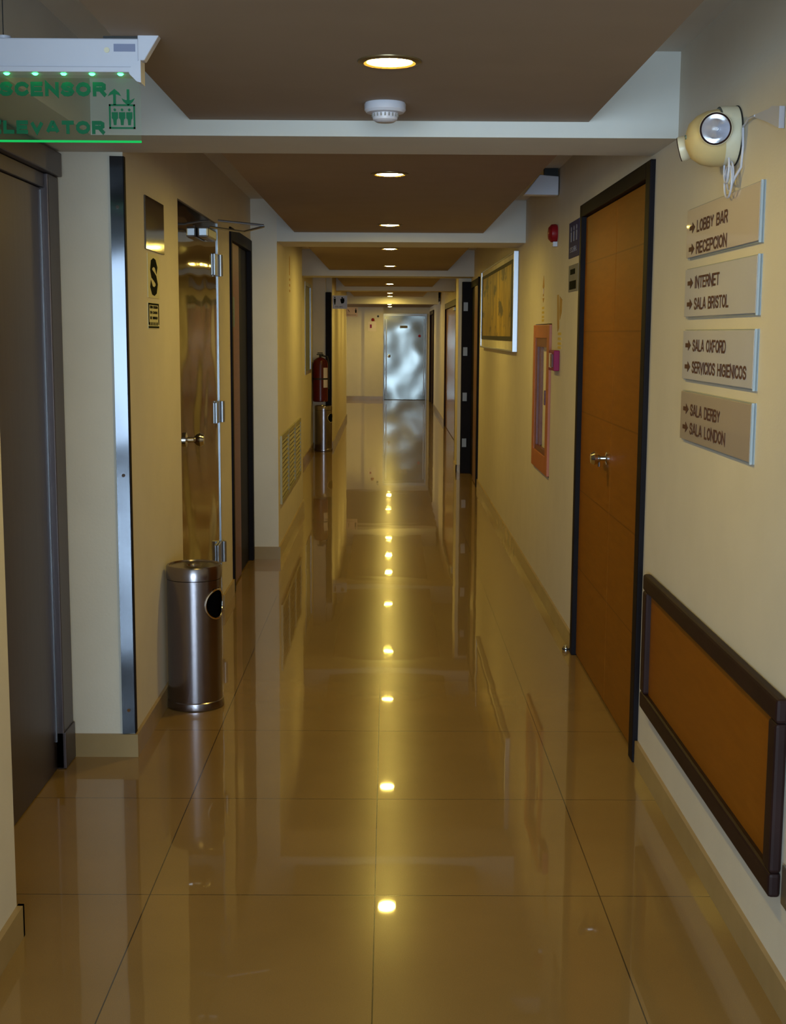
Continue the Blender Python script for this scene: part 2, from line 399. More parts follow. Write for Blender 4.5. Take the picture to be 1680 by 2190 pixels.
struct('wall_end', boxes((-3.4, -.11, 29.6, 29.8, 0, TOP), (.86, 1.08, 29.6, 29.8, 0, TOP), (-.11, .86, 29.6, 29.8, 1.92, TOP), (-.11, .86, 29.7, 29.8, 0, 1.92), (-.535, -.113, 29.5, 29.6, 0, TOP)),
    'wall', 'end wall of the corridor around the mirror-like steel door', 'wall')
struct('wall_hall', boxes((-3.4, -.95, 22.7, 22.9, 0, TOP), (-3.4, -3.2, 22.9, 29.6, 0, .85), (-3.4, -3.2, 22.9, 29.6, 2.15, TOP), (-3.4, -3.2, 22.9, 24.0, .85, 2.15), (-3.4, -3.2, 28.6, 29.6, .85, 2.15)),
    'wall', 'wall of the side hall opening on the left near the end', 'wall')
# lobby behind the camera
struct('wall_lobby', boxes((-6, -1.3, 1.4, 1.6, 0, 2.8), (XR, 5, 1.3, 1.5, 0, 2.8), (-6.2, -6, -5.4, 1.6, 0, 2.8), (5, 5.2, -5.4, 1.6, 0, 2.8),
    (-6, -4.2, -5.4, -5.2, 0, 2.8), (1.9, 5, -5.4, -5.2, 0, 2.8), (-4.2, 1.9, -5.4, -5.2, 2.2, 2.8), (-4.2, 1.9, -5.4, -5.2, 0, .1)),
    'wall', 'lobby walls behind the viewpoint around the glazed front', 'wall')
struct('ceiling_lobby', boxes((-6.2, 5.2, -5.4, 1.5, 2.8, 2.9), (-1.3, XR, 1.38, 1.5, ZU, 2.8)), 'ceil', 'lobby ceiling behind the viewpoint', 'ceiling')
struct('ceiling', boxes((-1.3, 1.08, 1.5, 4.2, ZU, TOP), (-1.3, 1.08, 4.2, 30, ZU, TOP), (-3.4, -1.3, 22.7, 29.8, ZU, TOP)), 'ceil', 'upper white ceiling seen in the gaps beside the dropped panels', 'ceiling')
struct('trim_soffit', boxes((-1.4, -.906, 1.5, 4.1, ZB, ZU)), 'ceil', 'dropped ceiling soffit over the elevator doorway', 'soffit')
# beams
bms = [(4.10, 4.49, ZB), (8.57, 9.08, 2.068), (13.65, 14.1, 2.068), (18.4, 18.85, 2.07), (23.35, 23.75, 2.0)]
words = ['nearest wide white ceiling beam across the corridor', 'second white ceiling beam, above the column at the dark door',
         'third white ceiling beam, past the framed painting', 'fourth thin ceiling beam far down the corridor', 'last ceiling beam before the end hall']
for i, (a, b, z) in enumerate(bms):
    x0 = -1.4 if i == 0 else (XL3 if i < 4 else -.95)
    struct('trim_%d' % (i+1), boxes((x0, XR, a, b, z, ZU)) if i != 2 and i != 3 else boxes((-.965 if i == 2 else -.725, XR if i == 2 else .925, a, b, z, ZU)), 'ceil', words[i], 'beam')
# dropped panels
secs = [(1.5, 4.10, ZP), (4.49, 8.57, ZP), (9.08, 13.65, ZP), (14.1, 18.4, ZP), (18.85, 23.35, ZP), (23.75, 29.5, 2.06)]
pw = ['dropped taupe ceiling panel nearest the viewer, holding the smoke detector', 'dropped taupe ceiling panel between the first and second beams',
      'dropped taupe ceiling panel between the second and third beams', 'dropped ceiling panel between the third and fourth beams',
      'dropped ceiling panel before the last beam', 'lower ceiling panel before the steel end door']
for (a, b, z), w in zip(secs, pw):
    struct('ceiling_panel', boxes((-.605 if z > 2.1 else -3.2, .605 if z > 2.1 else .925, a, b, z, z+.06)), 'panel', w, 'ceiling')

# baseboards
H = .082
struct('baseboard_right', boxes((XR-.012, XR, 1.5, 4.42, 0, H), (XR-.012, XR, 6.04, 12.71, 0, H), (.733, .745, 14.088, 14.6, 0, H), (.733, XR, 14.088, 14.1, 0, H), (.913, .925, 14.6, 17.7, 0, H), (.913, .925, 21.35, 26.65, 0, H)), 'base', 'tan tile baseboard along the right wall', 'baseboard')
struct('baseboard_left', boxes((-1.1, XL+.012, 4.468, 4.48, 0, H), (XL, XL+.012, 4.48, 5.61, 0, H), (XL, XL+.012, 6.94, 7.41, 0, H),
    (XL, XL3+.012, 8.558, 8.57, 0, H), (XL3, XL3+.012, 8.57, 11.05, 0, H), (-.965, -.953, 11.05, 16.9, 0, H), (-.725, -.713, 17.06, 22.9, 0, H),
    (-.91, -.895, 1.5, 3.087, 0, H), (-1.1, -.895, 3.075, 3.087, 0, H)), 'base', 'tan tile baseboard along the left wall and column feet', 'baseboard')
struct('baseboard_end', boxes((-3.2, -.535, 29.588, 29.6, 0, H), (-.547, -.113, 29.488, 29.5, 0, H)), 'base', 'tan tile baseboard on the end wall', 'baseboard')

# windows
w = thing('window_1', 'wide glazed lobby front behind the viewpoint letting in daylight', 'window', (-1.15, -5.3, .1), kind='structure')
link('window_frame', boxes(*[(x-.03, x+.03, -5.33, -5.27, .1, 2.2) for x in (-4.17, -2.7, -1.2, .4, 1.87)], (-4.2, 1.9, -5.33, -5.27, .1, .16), (-4.2, 1.9, -5.33, -5.27, 2.14, 2.2)), 'satin', w)
link('window_glass', boxes((-4.14, 1.84, -5.305, -5.295, .16, 2.14)), 'winglass', w)
w = thing('window_2', 'narrow blue-grey frosted window in the set-back left wall', 'window', (-.98, 15.85, 1.0), kind='structure')
link('window_frame', boxes((-.995, -.96, 15.3, 15.35, 1.0, 2.075), (-.995, -.96, 16.40, 16.45, 1.0, 2.075), (-.995, -.96, 15.35, 16.40, 1.0, 1.04), (-.995, -.96, 15.35, 16.40, 2.035, 2.075)), 'satin', w)
link('window_glass', boxes((-.99, -.975, 15.35, 16.40, 1.04, 2.035)), 'frost', w)
w = thing('window_3', 'side hall window on the left near the corridor end', 'window', (-3.3, 26.3, .85), kind='structure')  # added out of view to give the end door a bright reflection
link('window_frame', boxes(*[(-3.33, -3.27, y-.03, y+.03, .85, 2.15) for y in (24.03, 26.3, 28.57)], (-3.33, -3.27, 24, 28.6, .85, .91), (-3.33, -3.27, 24, 28.6, 2.09, 2.15)), 'satin', w)
link('window_glass', boxes((-3.305, -3.295, 24.06, 28.54, .91, 2.09)), 'winglass', w)

# ------------------------------------------------------------------ doors
# right wooden double door
d = thing('door_1', 'orange-brown wooden double door in a black frame on the right wall', 'door', (XR, 5.23, 0), kind='structure')
y0, y1, zt = 4.43, 6.03, 2.062
link('door_frame', boxes((XR-.018, XR+.06, y0, y0+.075, 0, zt), (XR-.018, XR+.06, y1-.055, y1, 0, zt), (XR-.018, XR+.06, y0+.075, y1-.055, zt-.055, zt)), 'frame', d, bevel=.004)
ym = 5.17
for a, b in ((y0+.077, ym-.002), (ym+.002, y1-.057)):
    lf = link('door_leaf', boxes((XR+.004, XR+.045, a, b, .008, zt-.058)), 'door', d, bevel=.002)
bm = bmesh.new(); lathe(bm, (XR+.004, 5.235, .995), (-1, 0, 0), [(0, 0), (.026, 0), (.026, .006), (.012, .01), (.010, .03), (.024, .042), (.027, .055), (.02, .068), (0, .07)], 24)
link('door_knob', bm, 'chrome', d, smooth=True)
bm = bmesh.new(); box(bm, XR-.032, XR-.020, 5.235, 5.34, .985, 1.003); link('door_lever', bm, 'chrome', d, bevel=.003)
bm = bmesh.new(); cyl(bm, (XR-.02, 5.30, .985), (XR-.02, 5.30, .955), .005, seg=10); link('key', bm, 'chrome', d)

# polished steel door on the left
d = thing('door_2', 'polished mirror-steel door on the left behind the near bin', 'door', (XL, 6.28, 0), kind='structure')
link('door_leaf', boxes((XL-.035, XL-.004, 5.63, 6.90, .01, 2.038)), 'mirrordoor', d)
link('door_frame', boxes((XL-.03, XL+.001, 6.912, 6.93, 0, 2.045)), 'satin', d)
for z in (1.83, 1.075, .33):
    h = link('hinge', boxes((XL-.004, XL+.008, 6.76, 6.97, z-.055, z+.055)), 'satin', d, bevel=.003)
    bm = bmesh.new(); cyl(bm, (XL+.016, 6.90, z-.055), (XL+.016, 6.90, z+.055), .014, seg=14); link('hinge_pin', bm, 'satin', h, smooth=True)
bm = bmesh.new(); lathe(bm, (XL-.004, 5.74, 1.02), (1, 0, 0), [(0, 0), (.032, 0), (.032, .008), (.012, .014), (.011, .04), (.026, .055), (.030, .07), (.022, .085), (0, .088)], 24)
link('door_knob', bm, 'chrome', d, smooth=True)
cl = bmesh.new(); box(cl, XL-.003, XL+.05, 6.20, 6.50, 1.925, 1.975); c = link('door_closer', cl, 'satin', d, bevel=.01)
bm = bmesh.new(); tube(bm, [(XL+.03, 6.36, 1.985), (-.74, 6.80, 1.995), (-.645, 6.90, 2.03)], .006, 8); tube(bm, [(-.645, 6.90, 2.036), (XL+.01, 6.86, 2.056)], .006, 8)
link('closer_arm', bm, 'satin', c, smooth=True)

# dark framed door
d = thing('door_3', 'reddish-brown door set deep in a dark frame beside the second column', 'door', (XL, 8.0, 0), kind='structure')
link('door_frame', boxes((XL-.10, XL+.012, 7.42, 7.47, 0, 2.07), (XL-.155, XL+.010, 8.50, 8.555, 0, 2.07), (XL-.155, XL+.012, 7.47, 8.50, 2.0, 2.07)), 'frame', d, bevel=.003)
link('door_leaf', boxes((XL-.055, XL-.012, 7.47, 7.98, .01, 1.998)), 'doorfar', d)
link('door_panel', boxes((XL-.055, XL-.020, 7.99, 8.498, .01, 1.998)), 'frame', d)['label'] = 'dark door leaf next to the column'
st = link('notice', boxes((XL-.012, XL-.009, 7.49, 7.72, 1.52, 1.69)), 'teal', d)
text('lettering', 'WC', .05, (XL-.009, 7.53, 1.58), (0, 1, 0), (0, 0, 1), 'paleblue', st, width=.14)

# dark far right door with hinges
d = thing('door_4', 'near-black open door with steel hinges on the right beyond the painting', 'door', (XR, 13.4, 0), kind='structure')
link('door_frame', boxes((XR-.02, XR+.12, 12.72, 12.80, 0, 2.03), (XR-.10, XR+.12, 14.0, 14.085, 0, 2.03), (XR-.01, XR+.12, 12.80, 14.0, 1.96, 2.03)), 'frame', d, bevel=.003)
link('door_leaf', boxes((XR-.012, XR+.035, 12.80, 13.35, .01, 1.955)), 'doorfar', d)
link('door_panel', boxes((XR+.005, XR+.035, 13.352, 13.998, .01, 1.955)), 'frame', d)
for z in (1.77, 1.30, .82, .33):
    link('hinge', boxes((XR-.085, XR-.04, 13.985, 13.999, z-.045, z+.045)), 'hinge', d)

# glossy wooden far right door
d = thing('door_5', 'glossy reddish wooden door far down the right wall', 'door', (.925, 19.5, 0), kind='structure')
link('door_frame', boxes((.905, .99, 17.75, 17.86, 0, 1.955), (.905, .99, 21.19, 21.3, 0, 1.955), (.905, .99, 17.86, 21.19, 1.87, 1.955)), 'framewood', d)
M['doorgloss'] = wood('glossy_red_wood_veneer', (.26, .12, .045), (.34, .16, .06), .16)
for a, b in ((17.87, 19.52), (19.53, 21.18)): link('door_leaf', boxes((.93, .97, a, b, .01, 1.868)), 'doorgloss', d)
bm = bmesh.new(); box(bm, .90, .93, 18.2, 18.5, 1.80, 1.85); link('door_closer', bm, 'satin', d, bevel=.006)

# narrow dark door right, near the end
d = thing('door_6', 'narrow dark wooden door on the right just before the end', 'door', (.925, 27.8, 0), kind='structure')
link('door_frame', boxes((.90, .99, 26.7, 26.85, 0, 1.96), (.90, .99, 28.75, 28.9, 0, 1.96), (.90, .99, 26.85, 28.75, 1.88, 1.96)), 'framewood', d)
link('door_leaf', boxes((.935, .97, 26.86, 28.74, .01, 1.878)), 'framewood', d)

# end door: wavy polished steel
d = thing('door_7', 'wavy mirror-like steel door closing the far end of the corridor', 'door', (.375, 29.6, 0), kind='structure')
link('door_frame', boxes((-.11, -.085, 29.56, 29.68, 0, 1.92), (.835, .86, 29.56, 29.68, 0, 1.92), (-.085, .835, 29.56, 29.68, 1.87, 1.92)), 'satin', d)
link('door_leaf', boxes((-.082, .832, 29.60, 29.64, .01, 1.868)), 'fardoor', d)
link('door_edge_bar', boxes((-.06, -.03, 29.585, 29.6, .1, 1.8), (.79, .815, 29.585, 29.6, .1, 1.8)), 'satin', d)
bm = bmesh.new(); lathe(bm, (.02, 29.60, .98), (0, -1, 0), [(0, 0), (.035, 0), (.035, .01), (.012, .02), (.03, .06), (0, .08)], 20); link('door_knob', bm, 'chrome', d, smooth=True)
nt_ = link('notice', boxes((.26, .43, 29.594, 29.6, 1.60, 1.66)), 'greysign', d)
text('lettering', 'SALIDA', .03, (.275, 29.594, 1.615), (1, 0, 0), (0, 0, 1), 'inkdark', nt_, width=.14)
bm = bmesh.new(); cyl(bm, (.70, 29.594, 1.43), (.70, 29.6, 1.43), .03, seg=18); link('red_sticker', bm, 'redbright', d)

# dark frame facing the camera on the left
struct('door_8', boxes((-.80, -.728, 16.86, 17.06, 0, 2.0)), 'frame', 'near-black door frame edge rising behind the far bin', 'door frame', bevel=.004)

# elevator
e = thing('elevator_door', 'dark brushed steel elevator door and frame at the left edge', 'elevator', (-1.12, 3.8, 0))
link('door_panel', boxes((-1.155, -1.125, 3.08, 4.33, .004, 1.945)), 'elev', e)
link('jamb', boxes((-1.155, -1.10, 4.333, 4.468, 0, 1.995)), 'elevf', e, bevel=.004)
link('jamb_reveal', boxes((-1.125, -1.121, 4.322, 4.333, .10, 1.94)), 'satin', e)['label'] = 'bright steel edge strip'
link('header', boxes((-1.155, -1.085, 3.08, 4.462, 1.995, 2.072)), 'elevf', e, bevel=.004)
link('header_band', boxes((-1.155, -1.112, 3.08, 4.33, 1.948, 1.993)), 'elevf', e, bevel=.002)
link('kick_plate', boxes((-1.155, -1.094, 4.333, 4.466, .002, .13)), 'elevf', e, bevel=.003)

# mirror steel strip on the column corner
o = thing('corner_strip', 'tall polished steel strip on the corner of the near left column', 'metal strip', (-.906, 4.478, .085))
bm = bmesh.new(); extr(bm, [(-.928, 4.4665, .085), (-.886, 4.474, .085), (-.886, 4.48, .085), (-.928, 4.48, .085)], (0, 0, 1.981)); link('strip_face', bm, 'strip', o)
link('strip_edge', boxes((-.887, -.882, 4.474, 4.50, .085, 2.066)), 'frame', o)
for z in (.17, 1.0, 1.9):
    sc = bmesh.new(); cyl(sc, (-.905, 4.467, z), (-.905, 4.475, z), .006, seg=12); link('screw', sc, 'chrome', o)

# ------------------------------------------------------------------ lamps
lamp_y = [3.22, 5.43, 7.93, 10.15, 12.7, 14.65, 17.3, 19.6, 21.15, 23.0]
lamp_words = ['recessed round ceiling downlight nearest the viewer, above the smoke detector', 'second recessed ceiling downlight, just past the first beam',
 'third recessed ceiling downlight, before the second beam', 'fourth recessed ceiling downlight, first one past the second beam',
 'fifth recessed ceiling downlight, level with the far end of the painting', 'recessed ceiling downlight hidden just past the third beam, mirrored in the floor',
 'recessed ceiling downlight seen small before the fourth beam', 'recessed ceiling downlight hidden just past the fourth beam',
 'upper of the two tiny downlights near the last beam', 'lower of the two tiny downlights near the last beam']
def lamp_parts(parent, x, y, z):
    bm = bmesh.new(); lathe(bm, (x, y, z), (0, 0, -1), [(.055, -.01), (.055, .003), (.062, .006), (.076, .003), (.077, 0), (.077, -.001)], 40)
    a = link('trim_ring', bm, 'lampring', parent, smooth=True)
    bm = bmesh.new(); lathe(bm, (x, y, z), (0, 0, -1), [(0, .008), (.03, .007), (.05, .003), (.056, -.003), (.056, -.008)], 32)
    b = link('lens', bm, 'lamp', parent, smooth=True)
L0 = thing('downlight', lamp_words[0], 'downlight', (0, lamp_y[0], ZP), 'ceiling downlights'); lamp_parts(L0, 0, lamp_y[0], ZP)
def copy_tree(o, loc, label, grp=None):
    r = o.copy(); COL.objects.link(r); r.location = loc; r['label'] = label
    if grp: r['group'] = grp
    for ch in list(o.children):
        c = ch.copy(); COL.objects.link(c); c.parent = r; c.matrix_parent_inverse = ch.matrix_parent_inverse.copy()
        for g in list(ch.children):
            q = g.copy(); COL.objects.link(q); q.parent = c; q.matrix_parent_inverse = g.matrix_parent_inverse.copy()
    return r
for i, y in enumerate(lamp_y[1:], 1):
    copy_tree(L0, (0.003*i, y, ZP), lamp_words[i])
copy_tree(L0, (.02, 26.4, 2.06), 'recessed downlight in the low end ceiling, hidden behind the last beam')
copy_tree(L0, (.03, 28.7, 2.06), 'small recessed downlight just above the steel end door')
copy_tree(L0, (-1.9, 26.0, 2.06), 'recessed downlight in the side hall ceiling near its window')  # added lamp, out of view, to warm the side hall and end wall
copy_tree(L0, (-1.5, 28.5, 2.06), 'recessed downlight in the side hall ceiling near the end wall')  # added lamp kept out of sight to brighten the left end wall

# smoke detector
o = thing('smoke_detector', 'round white smoke detector on the ceiling below the nearest downlight', 'smoke detector', (-.012, 3.79, ZP))
bm = bmesh.new(); lathe(bm, (-.012, 3.79, ZP), (0, 0, -1), [(.056, 0), (.058, .004), (.058, .020), (.052, .027), (.037, .029), (0, .029)], 40); link('base', bm, 'plastic', o, smooth=True)
bm = bmesh.new(); lathe(bm, (-.012, 3.79, ZP), (0, 0, -1), [(.037, .027), (.035, .040), (.034, .046), (.026, .052), (0, .053)], 40); link('sensor_cap', bm, 'plastic', o, smooth=True)
bm = bmesh.new()
for k in range(20):
    a = 2*PI*k/20; c_, s_ = math.cos(a), math.sin(a)
    cyl(bm, (-.012+.0355*c_, 3.79+.0355*s_, ZP-.030), (-.012+.0355*c_, 3.79+.0355*s_, ZP-.039), .0022, seg=6)
link('vent_slots', bm, 'greysign', o)

# ------------------------------------------------------------------ bins
def make_bin(loc, label, group, ang):
    x, y = loc; t = thing('waste_bin', label, 'bin', (x, y, 0), group)
    R, Ht, n, rows = .108, .575, 64, 30
    hole_a, hole_z, hr = ang, .425, .058
    bm = bmesh.new()
    grid_ = []
    zs = [.03+(Ht-.055-.03)*j/rows for j in range(rows+1)]
    for z in zs:
        grid_.append([bm.verts.new((x+R*math.cos(2*PI*i/n), y+R*math.sin(2*PI*i/n), z)) for i in range(n)])
    def inside(i, j):
        a = 2*PI*(i+.5)/n; z = (zs[j]+zs[j+1])/2
        da = (a-hole_a+PI) % (2*PI)-PI
        return (da*R)**2+(z-hole_z)**2 < hr**2
    for j in range(rows):
        for i in range(n):
            if not inside(i, j): bm.faces.new((grid_[j][i], grid_[j][(i+1)%n], grid_[j+1][(i+1)%n], grid_[j+1][i]))
    # pull the ragged hole edge onto a clean circle
    for v in bm.verts:
        if v.is_boundary and .1 < v.co.z < Ht-.1:
            a = math.atan2(v.co.y-y, v.co.x-x); da = (a-hole_a+PI) % (2*PI)-PI
            p = Vector((da*R, v.co.z-hole_z)); p = p.normalized()*hr; a = hole_a+p.x/R
            v.co = (x+R*math.cos(a), y+R*math.sin(a), hole_z+p.y)
    link('body', bm, 'bin', t, smooth=True)
    bm = bmesh.new(); lathe(bm, (x, y, 0), (0, 0, 1), [(0, .002), (R+.006, .002), (R+.007, .008), (R+.004, .03), (R-.001, .034)], 64); link('foot_ring', bm, 'bin', t, smooth=True)
    bm = bmesh.new(); lathe(bm, (x, y, 0), (0, 0, 1), [(R-.0005, Ht-.054), (R+.0015, Ht-.052), (R+.0015, Ht-.006), (R-.002, Ht), (R-.010, Ht+.001), (R-.012, Ht-.004), (.030, Ht-.004), (.026, Ht-.012), (.024, Ht-.04)], 64); lid = link('lid', bm, 'bin', t, smooth=True)
    bm = bmesh.new(); lathe(bm, (x, y, 0), (0, 0, 1), [(0, Ht-.035), (.024, Ht-.034)], 32); link('ash_well', bm, 'hole', lid)
    bm = bmesh.new()
    lathe(bm, (x, y, 0), (0, 0, 1), [(0, .05), (R-.006, .05), (R-.006, Ht-.06), (0, Ht-.058)], 48); link('inner_liner', bm, 'hole', t)
    bm = bmesh.new()
    pts = [(x+(R+.002)*math.cos(hole_a+hr*math.cos(q)/R), y+(R+.002)*math.sin(hole_a+hr*math.cos(q)/R), hole_z+hr*math.sin(q)) for q in [2*PI*k/40 for k in range(40)]]
    tube(bm, pts, .004, 8, closed=True); link('opening_rim', bm, 'chrome', t, smooth=True)
    return t
make_bin((-.768, 5.13), 'tall cylindrical steel bin with a black round opening at the near left wall', 'cylindrical steel waste bins', math.radians(-28))
make_bin((-.815, 16.6), 'small distant steel bin standing below the red fire extinguisher', 'cylindrical steel waste bins', math.radians(-28))

# fire extinguisher
t = thing('fire_extinguisher', 'dark red fire extinguisher hanging on the far left wall above the small bin', 'fire extinguisher', (-.86, 16.72, .62))
bm = bmesh.new(); lathe(bm, (-.86, 16.72, .62), (0, 0, 1), [(0, 0), (.085, 0), (.095, .012), (.096, .47), (.085, .52), (.05, .548), (.025, .56), (0, .56)], 40); link('cylinder', bm, 'red', t, smooth=True)
bm = bmesh.new(); cyl(bm, (-.86, 16.72, 1.178), (-.86, 16.72, 1.215), .016, seg=16); box(bm, -.905, -.82, 16.705, 16.735, 1.21, 1.222); box(bm, -.895, -.83, 16.708, 16.732, 1.228, 1.24); link('valve', bm, 'black', t)
bm = bmesh.new(); tube(bm, [(-.84, 16.72, 1.20), (-.77, 16.70, 1.19), (-.752, 16.68, 1.1), (-.752, 16.68, .85), (-.755, 16.68, .78)], .010, 8); link('hose', bm, 'black', t, smooth=True)
bm = bmesh.new(); lathe(bm, (-.86, 16.72, .62), (0, 0, 1), [(.0965, .28), (.098, .28), (.098, .30), (.0965, .30)], 40); link('bracket_band', bm, 'black', t)
bm = bmesh.new(); box(bm, -.88, -.84, 16.80, 16.9, .80, 1.1); link('bracket', bm, 'black', t)
bm = bmesh.new()
for k in range(12):
    a0, a1 = -1.1+.75*k/12, -1.1+.75*(k+1)/12
    P_ = lambda a, z: (-.86+.0972*math.cos(a), 16.72+.0972*math.sin(a), z)
    bm.faces.new([bm.verts.new(P_(a0, .80)), bm.verts.new(P_(a1, .80)), bm.verts.new(P_(a1, 1.05)), bm.verts.new(P_(a0, 1.05))])
link('label_sheet', bm, 'paper', t)

# ------------------------------------------------------------------ elevator exit sign (hanging)
t = thing('elevator_sign', 'hanging green-lettered glass sign reading ASCENSOR ELEVATOR in a white housing', 'sign', (-.8, 3.0, 2.06))
YS = 3.0
def sbox(*a): return boxes(a)
link('housing', boxes((-1.075, -.548, YS-.03, YS+.020, 2.058, 2.122)), 'plastic', t, bevel=.003)
link('housing_lip', boxes((-1.075, -.552, YS-.034, YS+.04, 2.050, 2.062)), 'plastic', t, bevel=.002)
bm = bmesh.new()
extr(bm, [(-.549, YS-.035, 2.139), (-.505, YS-.035, 2.139), (-.502, YS-.035, 2.128), (-.535, YS-.035, 2.075), (-.549, YS-.035, 2.075)], (0, .030, 0))
link('end_cap', bm, 'plastic', t, bevel=.002)
bm = bmesh.new(); extr(bm, [(-.543, YS-.036, 2.078), (-.543, YS-.036, 2.028), (-.552, YS-.036, 2.030), (-.568, YS-.036, 2.046), (-.570, YS-.036, 2.056)], (0, .05, 0)); link('bracket', bm, 'plastic', t)
bm = bmesh.new(); box(bm, -.625, -.549, YS-.028, YS+.075, 2.120, 2.1269); link('mounting_plate', bm, 'black', t)
bm = bmesh.new(); cyl(bm, (-.848, YS, 2.122), (-.848, YS, 2.131), .015, seg=20); link('cable_gland', bm, 'plastic', t, smooth=True)
bm = bmesh.new(); cyl(bm, (-.850, YS, 2.131), (-.850, YS, ZU), .0012, seg=8); link('suspension_wire', bm, 'black', t)
pl = link('glass_panel', boxes((-1.05, -.551, YS-.003, YS+.003, 1.909, 2.052)), 'acryl', t)
link('glowing_edge', boxes((-1.05, -.551, YS-.0035, YS+.0035, 1.905, 1.909)), 'edgeglow', t)['label'] = 'thin glowing green lower edge'
for k in range(8):
    xx = -.592-.0625*k
    bm = bmesh.new(); lathe(bm, (xx, YS-.012, 2.050), (0, 0, -1), [(0, .004), (.004, .003), (.007, 0), (.007, -.002)], 16); link('led', bm, 'greenled', t)
fy = YS-.0032
text('lettering', 'ASCENSOR', .031, (-.898, fy, 2.003), (1, 0, 0), (0, 0, 1), 'green', t, width=.272, bold=.30)
text('lettering', 'ELEVATOR', .029, (-.886, fy, 1.922), (1, 0, 0), (0, 0, 1), 'green', t, width=.255, bold=.30)
# pictogram: arrows, lift cabin with three figures
bm = bmesh.new(); fl = lambda pts: extr(bm, [(x, fy-.0008, z) for x, z in pts], (0, .0008, 0))
for (cx, s) in ((-.608, 1), (-.578, -1)):
    bm = bmesh.new()
    cz = 2.002
    pts = [(0, .018), (.010, .010), (.015, .002), (.006, .006), (.003, .006), (.003, -.017), (-.003, -.017), (-.003, .006), (-.006, .006), (-.015, .002), (-.010, .010)]
    fl([(cx+a, cz+s*b) for a, b in pts]); link('arrow', bm, 'green', t)
bm = bmesh.new()
ax0, ax1, az0, az1 = -.621, -.563, 1.934, 1.995-.004
az1 = 1.987; w_ = .004
fl([(ax0, az0), (ax1, az0), (ax1, az0+w_), (ax0, az0+w_)]); fl([(ax0, az1-w_), (ax1, az1-w_), (ax1, az1), (ax0, az1)])
fl([(ax0, az0), (ax0+w_, az0), (ax0+w_, az1), (ax0, az1)]); fl([(ax1-w_, az0), (ax1, az0), (ax1, az1), (ax1-w_, az1)]); cab_ = link('cabin_outline', bm, 'green', t)
for cx in (-.608, -.592, -.576):
    bm = bmesh.new()
    fl([(cx+.003*math.cos(a), 1.975+.003*math.sin(a)) for a in [2*PI*k/12 for k in range(12)]])
    fl([(cx-.007, 1.970), (cx+.007, 1.970), (cx+.007, 1.957), (cx+.004, 1.954), (cx+.003, 1.942), (cx-.003, 1.942), (cx-.004, 1.954), (cx-.007, 1.957)]); link('figure', bm, 'green', cab_)
st = link('rating_label', boxes((-.602, -.555, YS-.0312, YS-.030, 2.094, 2.110)), 'paleblue', t)
bm = bmesh.new(); cyl(bm, (-.617, YS-.032, 2.097), (-.617, YS-.03, 2.097), .006, seg=16); link('test_button', bm, 'cream', t)

# ------------------------------------------------------------------ left wall plates
t = thing('mirror_plate', 'small polished steel plate high on the near left wall', 'plate', (XL, 5.04, 1.79))
link('plate_face', boxes((XL, XL+.006, 4.85, 5.24, 1.788, 1.980)), 'mirror', t, bevel=.001)
t = thing('safe_zone_sign', 'cream sticker with a big black letter S below the steel plate', 'sign', (XL, 5.02, 1.615))
link('sheet', boxes((XL, XL+.002, 4.893, 5.135, 1.614, 1.776)), 'lumi', t)
text('letter', 'S', .140, (XL+.002, 4.94, 1.623), (0, 1, 0), (0, 0, 1), 'inkdark', t, width=.15, bold=.23)
t = thing('notice_sticker', 'small black and cream printed notice under the big letter S', 'notice', (XL, 5.0, 1.5))
link('sheet', boxes((XL, XL+.002, 4.885, 5.115, 1.500, 1.597)), 'lumi', t)
text('print', 'ZONA SEGURA', .010, (XL+.002, 4.915, 1.575), (0, 1, 0), (0, 0, 1), 'inkdark', t, width=.17, bold=.2)
text('print', 'EN CASOS', .010, (XL+.002, 4.925, 1.555), (0, 1, 0), (0, 0, 1), 'inkdark', t, width=.15, bold=.2)
text('print', 'DE SISMOS', .010, (XL+.002, 4.925, 1.535), (0, 1, 0), (0, 0, 1), 'inkdark', t, width=.15, bold=.2)
bm = bmesh.new()
for (a, b, c_, d_) in ((4.889, 5.111, 1.588, 1.5945), (4.889, 5.111, 1.5025, 1.509), (4.889, 4.903, 1.515, 1.588), (5.097, 5.111, 1.515, 1.588)):
    box(bm, XL+.002, XL+.0028, a, b, c_, d_)
for k in range(6): box(bm, XL+.002, XL+.0028, 4.905+.032*k, 4.92+.032*k, 1.512, 1.524)
link('border', bm, 'inkdark', t)

# vents
vw = ['olive metal vent grille on the left wall nearest the column corner', 'middle olive metal vent grille of the row low on the left wall', 'farthest olive metal vent grille of the row low on the left wall']
for k in range(3):
    a = 8.72+k*.65; b = a+.62
    t = thing('vent_grille', vw[k], 'vent', (XL3, (a+b)/2, .35), 'vent grilles')
    link('frame', boxes((XL3, XL3+.014, a, b, .345, .375), (XL3, XL3+.014, a, b, .775, .805), (XL3, XL3+.014, a, a+.03, .375, .775), (XL3, XL3+.014, b-.03, b, .375, .775)), 'vent', t)
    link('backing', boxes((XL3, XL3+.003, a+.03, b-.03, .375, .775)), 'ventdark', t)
    bm = bmesh.new(); n = 12
    for j in range(n):
        z = .39+j*.0325; extr(bm, [(XL3+.003, a+.03, z+.012), (XL3+.012, a+.03, z), (XL3+.012, a+.03, z+.004), (XL3+.003, a+.03, z+.018)], (0, b-a-.06, 0))
    link('slats', bm, 'vent', t)

